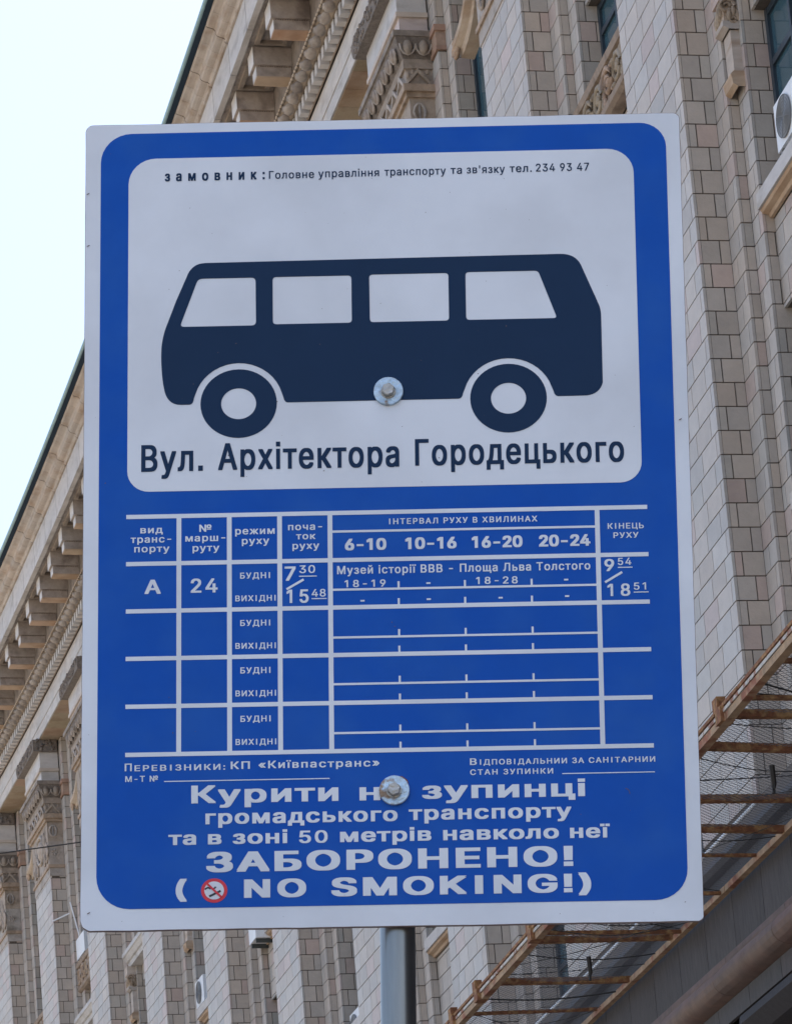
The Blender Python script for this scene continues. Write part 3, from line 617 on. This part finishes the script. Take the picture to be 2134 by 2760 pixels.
body+=bez((18.3,49.6),(18.2,50.66),(17.5,50.68))+[(16.3,50.68)]+bez((16.1,50.68),(13.7,50.6),(13.3,47.5))+bez((13.2,47),(12.75,43.5),(12.9,40.6))+bez((12.95,40),(13.2,37.9),(13.9,36.2))+[(15.31,32.27),(17.1,27.9)]+bez((17.25,27.5),(18.1,25.6),(20.0,25.52))
def rpoly(pts,r=0.5,n=4):
    out=[]; N=len(pts)
    for i in range(N):
        p=Vector(pts[i-1]+(0,)); q=Vector(pts[i]+(0,)); s=Vector(pts[(i+1)%N]+(0,))
        a=q+(p-q).normalized()*r; b=q+(s-q).normalized()*r
        out+=bez((a.x,a.y),(q.x,q.y),(b.x,b.y),n)
    return out
wins=[rpoly([(19.0,28.3),(28.6,28.3),(28.65,36.85),(15.95,36.85)],0.75),rpoly([(31.44,28.28),(44.58,28.28),(44.6,36.72),(31.46,36.72)],0.6),rpoly([(47.55,28.2),(60.75,28.2),(60.75,36.7),(47.6,36.7)],0.6),rpoly([(63.6,28.12),(75.7,28.12),(78.7,36.65),(63.6,36.65)],0.6)]
bus=shape('bus_pictogram',[body]+wins,S_NAVY,-4*E_,th=E_*0.9)
for cx in (25.72,70.37): shape('bus_wheel',[ell(cx,50.65,6.33,6.05),ell(cx,50.68,2.9,2.72)],S_NAVY,-4*E_,parent=bus,th=E_*0.9)
# table lines
def bar(u0,v0,u1,v1,th,name='table_line',m=S_WHITE,lay=3):
    dx,dy=u1-u0,v1-v0; l=math.hypot(dx,dy); nx,ny=-dy/l*th/2,dx/l*th/2
    shape(name,[[(u0+nx,v0+ny),(u1+nx,v1+ny),(u1-nx,v1-ny),(u0-nx,v0-ny)]],m,-lay*E_,th=E_*0.9)
HL=[70.15,78.33,86.5,94.65,102.82,110.98]
VL=[15.85,24.13,32.4,40.68,84.52]
hu=[7.15]
for v in HL: bar(7.17,v,92.75,v-0.0,0.72)
for a,b in zip(HL,HL[1:]):
    for u in VL: bar(u,a+0.36,u,b-0.36,0.78)
bar(41.07,73.38,84.13,73.38,0.38)
MIDS=[83.44,91.66,99.63,107.94]
for v in MIDS: bar(41.07,v,84.13,v,0.36)
for mid,bot in zip(MIDS,HL[2:]):
    for u in (51.82,62.66,73.56):
        bar(u,mid-0.18,u,mid-1.25,0.34,'table_tick'); bar(u,bot-0.36,u,bot-1.4,0.34,'table_tick')
bar(13.5,115.57,40.3,115.55,0.15,'blank_line'); bar(77.85,115.45,92.8,115.43,0.15,'blank_line')
bar(33.5,83.2,36.3,81.55,0.38,'slash_mark'); bar(85.55,83.04,88.37,81.33,0.38,'slash_mark')
for a,b,v in ((35.56,38.45,81.0),(37.58,40.05,84.9),(87.67,90.08,80.52),(90.17,92.6,84.83)): bar(a,v,b,v,0.16,'underline')
for u,v in ((45.9,85.42),(56.7,82.6),(56.72,85.36),(68.45,85.35),(79.2,82.45),(79.3,85.29)): bar(u-0.34,v,u+0.34,v,0.27,'dash_mark')
# lettering
FONT=None
try:
    fp=os.path.join(bpy.utils.resource_path('LOCAL'),'datafiles','fonts','Inter.woff2')
    if os.path.exists(fp): FONT=bpy.data.fonts.load(fp)
except Exception: FONT=None
_ref={}
from mathutils.geometry import delaunay_2d_cdt
def fill_outline(me):
    """triangulate the closed outlines of some lettering by the nonzero winding rule (outlines may overlap)"""
    co=[Vector((v.co.x,v.co.y)) for v in me.vertices]; ed=[tuple(e.vertices) for e in me.edges]
    adj={}
    for a,b in ed: adj.setdefault(a,[]).append(b); adj.setdefault(b,[]).append(a)
    seen=set(); loops=[]
    for st in range(len(me.vertices)):
        if st in seen or st not in adj: continue
        lp=[st]; seen.add(st); cur=st
        # outlines are written in order, so the next vertex is st+1
        cur=st+1 if st+1 in adj[st] else adj[st][0]
        while cur!=st and cur not in seen:
            lp.append(cur); seen.add(cur); n=[x for x in adj[cur] if x not in seen]
            if not n: break
            cur=n[0]
        if len(lp)<3: continue
        xs=[co[i].x for i in lp]; ys=[co[i].y for i in lp]; w_,h_=max(xs)-min(xs),max(ys)-min(ys)
        def box_(x0,x1,y0,y1):
            o=len(co); co.extend([Vector((x0,y0)),Vector((x0,y1)),Vector((x1,y1)),Vector((x1,y0))]); return [o,o+1,o+2,o+3]
        if len(lp)==4 and abs(w_-0.315)<0.004 and abs(h_-0.055)<0.003 and abs(min(ys))<0.01: continue       # plain 1 without a foot
        if len(lp)==12 and abs(w_-0.238)<0.003 and abs(h_-0.509)<0.004: lp=box_(min(xs)+0.085,max(xs)-0.085,min(ys),max(ys))   # plain I without slabs
        elif len(lp)>=16 and w_<0.11 and h_<0.11: lp=box_(min(xs)+0.008,max(xs)-0.008,min(ys)+0.004,max(ys)-0.004)            # square dots
        loops.append(lp)
    out=[];tri=[]
    boxes=[(min(co[i].x for i in l),max(co[i].x for i in l),min(co[i].y for i in l),max(co[i].y for i in l)) for l in loops]
    # group touching outlines so each group is triangulated alone
    grp=list(range(len(loops)))
    def find(i):
        while grp[i]!=i: i=grp[i]
        return i
    for i in range(len(loops)):
        for j in range(i):
            A,B_=boxes[i],boxes[j]
            if A[0]<=B_[1] and B_[0]<=A[1] and A[2]<=B_[3] and B_[2]<=A[3]: grp[find(i)]=find(j)
    G={}
    for i in range(len(loops)): G.setdefault(find(i),[]).append(loops[i])
    for ls in G.values():
        vs=[];es=[]
        for l in ls:
            o=len(vs); vs+=[co[i] for i in l]; es+=[(o+k,o+(k+1)%len(l)) for k in range(len(l))]
        V,E,Fc,_,_,_=delaunay_2d_cdt(vs,es,[],0,1e-6)
        base=len(out); out+=[(v.x,v.y) for v in V]
        for f in Fc:
            cx=sum(V[i].x for i in f)/len(f); cy=sum(V[i].y for i in f)/len(f); wn=0
            for a,b in es:
                p,q=vs[a],vs[b]
                if (p.y<=cy)!=(q.y<=cy):
                    x=p.x+(cy-p.y)*(q.x-p.x)/(q.y-p.y)
                    if x>cx: wn+= 1 if q.y>p.y else -1
            if wn: tri.append(tuple(base+i for i in f))
    return out,tri
def text_curve(s,off,sp):
    cu=bpy.data.curves.new('lettering','FONT'); cu.body=s; cu.size=1.0; cu.offset=off; cu.space_character=sp; cu.extrude=0.0; cu.fill_mode='NONE'; cu.resolution_u=3
    if FONT: cu.font=FONT
    return cu
def bounds(cu):
    o=bpy.data.objects.new('t',cu); me=bpy.data.meshes.new_from_object(o); bpy.data.objects.remove(o)
    xs=[v.co.x for v in me.vertices]; ys=[v.co.y for v in me.vertices]
    return me,min(xs),max(xs),min(ys),max(ys)
def text(s,u0,u1,vb,h,ref='Н',off=0.0,sp=1.0,m=S_WHITE,lay=3):
    """one line of lettering; off thickens the strokes by stacking shifted copies"""
    if ref not in _ref:
        _,_,_,y0,y1=bounds(text_curve(ref,0,1.0)); _ref[ref]=y1-max(y0,-0.02)
    me,x0,x1,_,_=bounds(text_curve(s,0,sp))
    d=off*1.0; sx=(u1-u0)/(x1-x0+2*d); sy=h/(_ref[ref]+2*d*0.55)
    V,F=fill_outline(me); V=[Vector((a,b)) for a,b in V]; used={i for f in F for i in f}; x0=min(V[i].x for i in used); x1=max(V[i].x for i in used); sx=(u1-u0)/(x1-x0+2*d); bpy.data.meshes.remove(me)
    vs=[]; fs=[]
    sh=[(0,0)] if off<=0 else [(-1,-1),(1,-1),(-1,1),(1,1),(0,0)]
    if off>0.024: sh=[(-1,-1),(-.33,-1),(.33,-1),(1,-1),(-1,1),(-.33,1),(.33,1),(1,1),(0,0)]
    for k,(a,b) in enumerate(sh):
        o=len(vs); y=-lay*E_-k*0.00002
        vs+=[((u0+(v.x-x0+d+a*d)*sx-50)/100, y, Lp+(SH/2-(vb-(v.y+d*0.55+b*d*0.55)*sy))/100) for v in V]; fs+=[tuple(i+o for i in f) for f in F]
    me=bpy.data.meshes.new('lettering'); me.from_pydata(vs,[],fs); me.materials.append(m)
    return link(bpy.data.objects.new('lettering',me),sign)
N_=S_NAVY
B=0.018
text('замовник:',13.4,30.2,10.60,1.40,'и',0.03,1.75,N_,4)
for s,a,b in (('Головне',30.9,38.5),('управління',39.2,49.4),('транспорту',50.3,60.6),('та',61.4,63.3),("зв'язку",64.1,70.5),('тел.',71.3,75.0),('234 93 47',75.7,84.6)):
    text(s,a,b,10.55-0.012*(a-30)*0.5,1.42,'Г',0.012,1.1,N_,4)
text('Вул.',9.6,19.8,62.35,4.70,'В',0.020,1.10,N_,4); text('Архітектора',22.3,52.2,62.30,4.70,'А',0.020,1.10,N_,4); text('Городецького',54.8,89.2,62.2,4.65,'Г',0.020,1.10,N_,4)
for s,a,b,v,h,r in (('вид',9.5,13.2,73.05,.92,'и'),('транс-',7.9,14.6,74.68,.92,'и'),('порту',8.5,14.3,76.33,.92,'и'),('№',19.2,21.2,72.98,1.25,'Н'),('марш-',16.9,23.5,74.62,.92,'и'),('руту',18.1,22.5,76.36,.92,'и'),('режим',25.1,31.6,73.57,.95,'и'),('руху',26.2,30.7,75.28,.92,'и'),('поча-',33.8,39.4,73.01,.92,'и'),('ток',35.1,38.3,74.61,.88,'и'),('руху',34.5,38.9,76.31,.92,'и')):
    text(s,a,b,v,h,r,B,1.12)
text('ІНТЕРВАЛ РУХУ В ХВИЛИНАХ',50.4,74.7,72.30,1.0,'Н',B,1.2); text('КІНЕЦЬ',86.2,92.1,73.84,.98,'Н',B,1.15); text('РУХУ',87.1,91.2,75.45,.98,'Н',B,1.15)
for s,a,b in (('6-10',43.1,49.9),('10-16',53.0,61.4),('16-20',63.9,72.2),('20-24',74.9,83.3)): text(s,a,b,76.68,2.0,'1',0.038,1.0)
text('А',10.2,12.9,83.56,2.45,'А',0.024); text('24',17.8,22.2,83.5,2.45,'2',0.02,1.15)
for i,v in enumerate((81.22,89.38,97.5,105.74)): text('БУДНІ',25.9,30.8,v,1.03,'Н',B,1.15); text('ВИХІДНІ',25.1,31.7,v+3.9,1.0,'Н',B,1.15)
text('7',33.2,35.0,81.73,2.45,'7',0.02); text('30',35.6,38.2,80.46,1.35,'3',0.014,1.1); text('15',33.5,37.1,85.58,2.3,'1',0.02,1.2); text('48',37.6,39.9,84.57,1.3,'4',0.014,1.1)
text('Музей історії ВВВ - Площа Льва Толстого',41.8,83.2,80.78,1.42,'М',B,1.12); text('18-19',43.0,49.7,83.05,1.22,'1',B,1.25); text('18-28',64.5,71.3,82.94,1.22,'1',B,1.25)
text('9',85.5,87.1,81.14,2.1,'9',0.02); text('54',87.7,89.9,80.12,1.25,'5',0.014,1.15); text('18',85.9,89.6,85.44,2.1,'1',0.02,1.25); text('51',90.2,92.2,84.43,1.25,'5',0.014,1.15)
text('П',7.1,8.25,113.74,1.3,'П',B); text('ЕРЕВІЗНИКИ:',8.7,23.4,113.76,1.0,'Н',B,1.2); text('КП',24.3,27.4,113.70,1.28,'Н',B,1.15); text('«Київпастранс»',28.8,48.4,113.67,1.28,'К',B,1.15)
text('М-Т №',7.2,12.5,115.56,1.0,'Н',B,1.15)
text('В',63.0,64.1,113.73,1.12,'В',B); text('ІДПОВІДАЛЬНИИ ЗА САНІТАРНИИ',64.6,92.9,113.73,.92,'Н',B,1.18); text('СТАН ЗУПИНКИ',63.0,76.4,115.41,.92,'Н',B,1.22)
text('Курити',17.9,41.7,119.36,3.0,'К',0.027,1.1); text('на',45.1,52.6,119.36,2.2,'и',0.027,1.1); text('зупинці',55.2,81.5,119.30,2.2,'и',0.027,1.08)
text('громадського',20.2,51.2,122.9,1.80,'и',0.027,1.1); text('транспорту',53.0,79.2,122.8,1.78,'и',0.027,1.1)
for s,a,b in (('та',14.2,18.7),('в',20.6,22.8),('зоні',24.6,33.4),('метрів',41.9,56.6),('навколо',58.5,77.1),('неї',78.9,85.3)): text(s,a,b,126.28,1.72,'и',0.027,1.08)
text('50',35.3,39.9,126.32,2.1,'5',0.02,1.1)
text('ЗАБОРОНЕНО!',20.3,79.3,130.92,3.35,'Н',0.036,1.14)
text('(',15.4,17.2,135.2,3.1,'Н',0.03); text('NO',26.4,36.4,135.28,3.05,'N',0.036,1.2); text('SMOKING!)',40.4,82.1,135.28,3.08,'N',0.036,1.15)
# no-smoking roundel
ns=shape('no_smoking_roundel',[ell(21.6,133.97,2.12,2.02)],S_RED,-3*E_,th=E_*0.9)
shape('roundel_face',[ell(21.6,133.97,1.58,1.5)],S_WHITE,-4*E_,parent=ns,th=E_*0.9)
def rot(pts,cx,cy,a): return [(cx+(x*math.cos(a)-y*math.sin(a)),cy+(x*math.sin(a)+y*math.cos(a))) for x,y in pts]
shape('cigarette',[rot([(-1.05,-.17),(1.0,-.17),(1.0,.17),(-1.05,.17)],21.75,134.5,-0.45)],S_BLACK,-5*E_,parent=ns,th=E_*0.9)
shape('smoke_curl',[arc(20.6,134.0,.62,.62,200,330,8)+arc(20.6,134.0,.36,.36,330,200,8)],S_BLACK,-5*E_,parent=ns,th=E_*0.9)
shape('smoke_curl',[arc(21.4,133.2,.6,.6,20,150,8)+arc(21.4,133.2,.36,.36,150,20,8)],S_BLACK,-5*E_,parent=ns,th=E_*0.9)
shape('slash_bar',[rot([(-1.6,-.17),(1.6,-.17),(1.6,.17),(-1.6,.17)],21.6,133.97,0.78)],S_RED,-6*E_,parent=ns,th=E_*0.9)
# small wear marks on the film
sp=MB()
for i in range(150):
    u,v=random.uniform(1,99),random.uniform(1,139); 
    blue=(2.6<u<97.6 and 1.75<v<136.8) and not (7.3<u<92 and 6.4<v<65.8)
    if blue and random.random()<0.6: continue
    r=random.choice((0.03,0.04,0.05,0.07)); st=random.uniform(1,2.5); a=random.random()*3.14
    lp=rot([(r*st*math.cos(t),r*math.sin(t)) for t in [k*math.pi/3 for k in range(6)]],u,v,a)
    sp.add([U(x,y,-4.6*E_) for x,y in lp],[tuple(range(6))])
for u,v in ((1.4,137.4),(98.6,55.0),(0.5,12.6),(0.6,22.0)):
    lp=rot([(0.3*math.cos(t),0.09*math.sin(t)) for t in [k*math.pi/4 for k in range(8)]],u,v,-0.5); sp.add([U(x,y,-4.6*E_) for x,y in lp],[tuple(range(8))])
sp.build('dirt_specks',SPECK,sign,kind='stuff')
cr=shape('curled_scratch',[arc(88.0,118.9,.7,.8,-90,10,8)+arc(88.0,118.9,.6,.7,10,-90,8)],SPECK,-3*E_,th=E_*0.5)
# bolts
def disc(mb,u,v,r,y0,y1,n=32,bev=0.0008,rot_=0):
    vs=[];
    for rr,y in ((r,y0),(r,y1+bev),(r-bev*1.2,y1)):
        vs+=[((u-50)/100+rr*math.cos(2*math.pi*i/n+rot_),y,Lp+(SH/2-v)/100+rr*math.sin(2*math.pi*i/n+rot_)) for i in range(n)]
    fs=[tuple(range(2*n,3*n)),tuple(range(n))]
    for k in (0,1): fs+=[(k*n+i,k*n+(i+1)%n,(k+1)*n+(i+1)%n,(k+1)*n+i) for i in range(n)]
    mb.add(vs,fs)
for u,v in ((50.53,49.15),(50.74,117.85)):
    m=MB(); disc(m,u,v,0.0246,0.0,-0.0075); wa=m.build('washer',ZINC,sign)
    m=MB(); disc(m,u-0.02,v+0.15,0.0125,-0.0074,-0.0095,24); disc(m,u-0.02,v+0.1,0.0112,-0.0094,-0.019,6,0.0012,0.3); m.build('bolt_head',BOLT,wa)
# rust bleeding from the lower washer
shape('rust_stain',[rot([(0.9*math.cos(t)*(1+.25*math.sin(3*t)),0.35*math.sin(t)*(1+.3*math.cos(2*t))) for t in [k*math.pi/8 for k in range(16)]],52.3,115.95,0.65)],RUST,-4*E_,th=E_*0.5)
# pole with clamp straps behind the board
PU=50.9; pr_=0.0285
m=MB(); n=40; pc=((PU-50)/100,0.008+pr_+0.004)
vs=[]; zsv=[-0.3,0.0,Lp-1.0,Lp-0.4,Lp+0.62]
for z in zsv: vs+=[(pc[0]+pr_*math.cos(2*math.pi*i/n),pc[1]+pr_*math.sin(2*math.pi*i/n),z) for i in range(n)]
fs=[(k*n+i,k*n+(i+1)%n,(k+1)*n+(i+1)%n,(k+1)*n+i) for k in range(len(zsv)-1) for i in range(n)]+[tuple(range((len(zsv)-1)*n,len(zsv)*n))]
m.add(vs,fs); m.build('pole',POLE,sign,smooth=False)
po=[o for o in sign.children if o.name=='pole'][0]
for p in po.data.polygons: p.use_smooth=len(p.vertices)==4
for v in (49.15,117.85):
    m=MB(); z=Lp+(SH/2-v)/100
    for i in range(12):
        a0,a1=math.radians(-10+200*i/12),math.radians(-10+200*(i+1)/12)
        vs=[(pc[0]+r*math.cos(a),pc[1]+r*math.sin(a),z+dz) for a in (a0,a1) for r in (pr_+.001,pr_+.004) for dz in (-.015,.015)]
        m.add(vs,BOXF)
    m.build('clamp_strap',BOLT,sign)
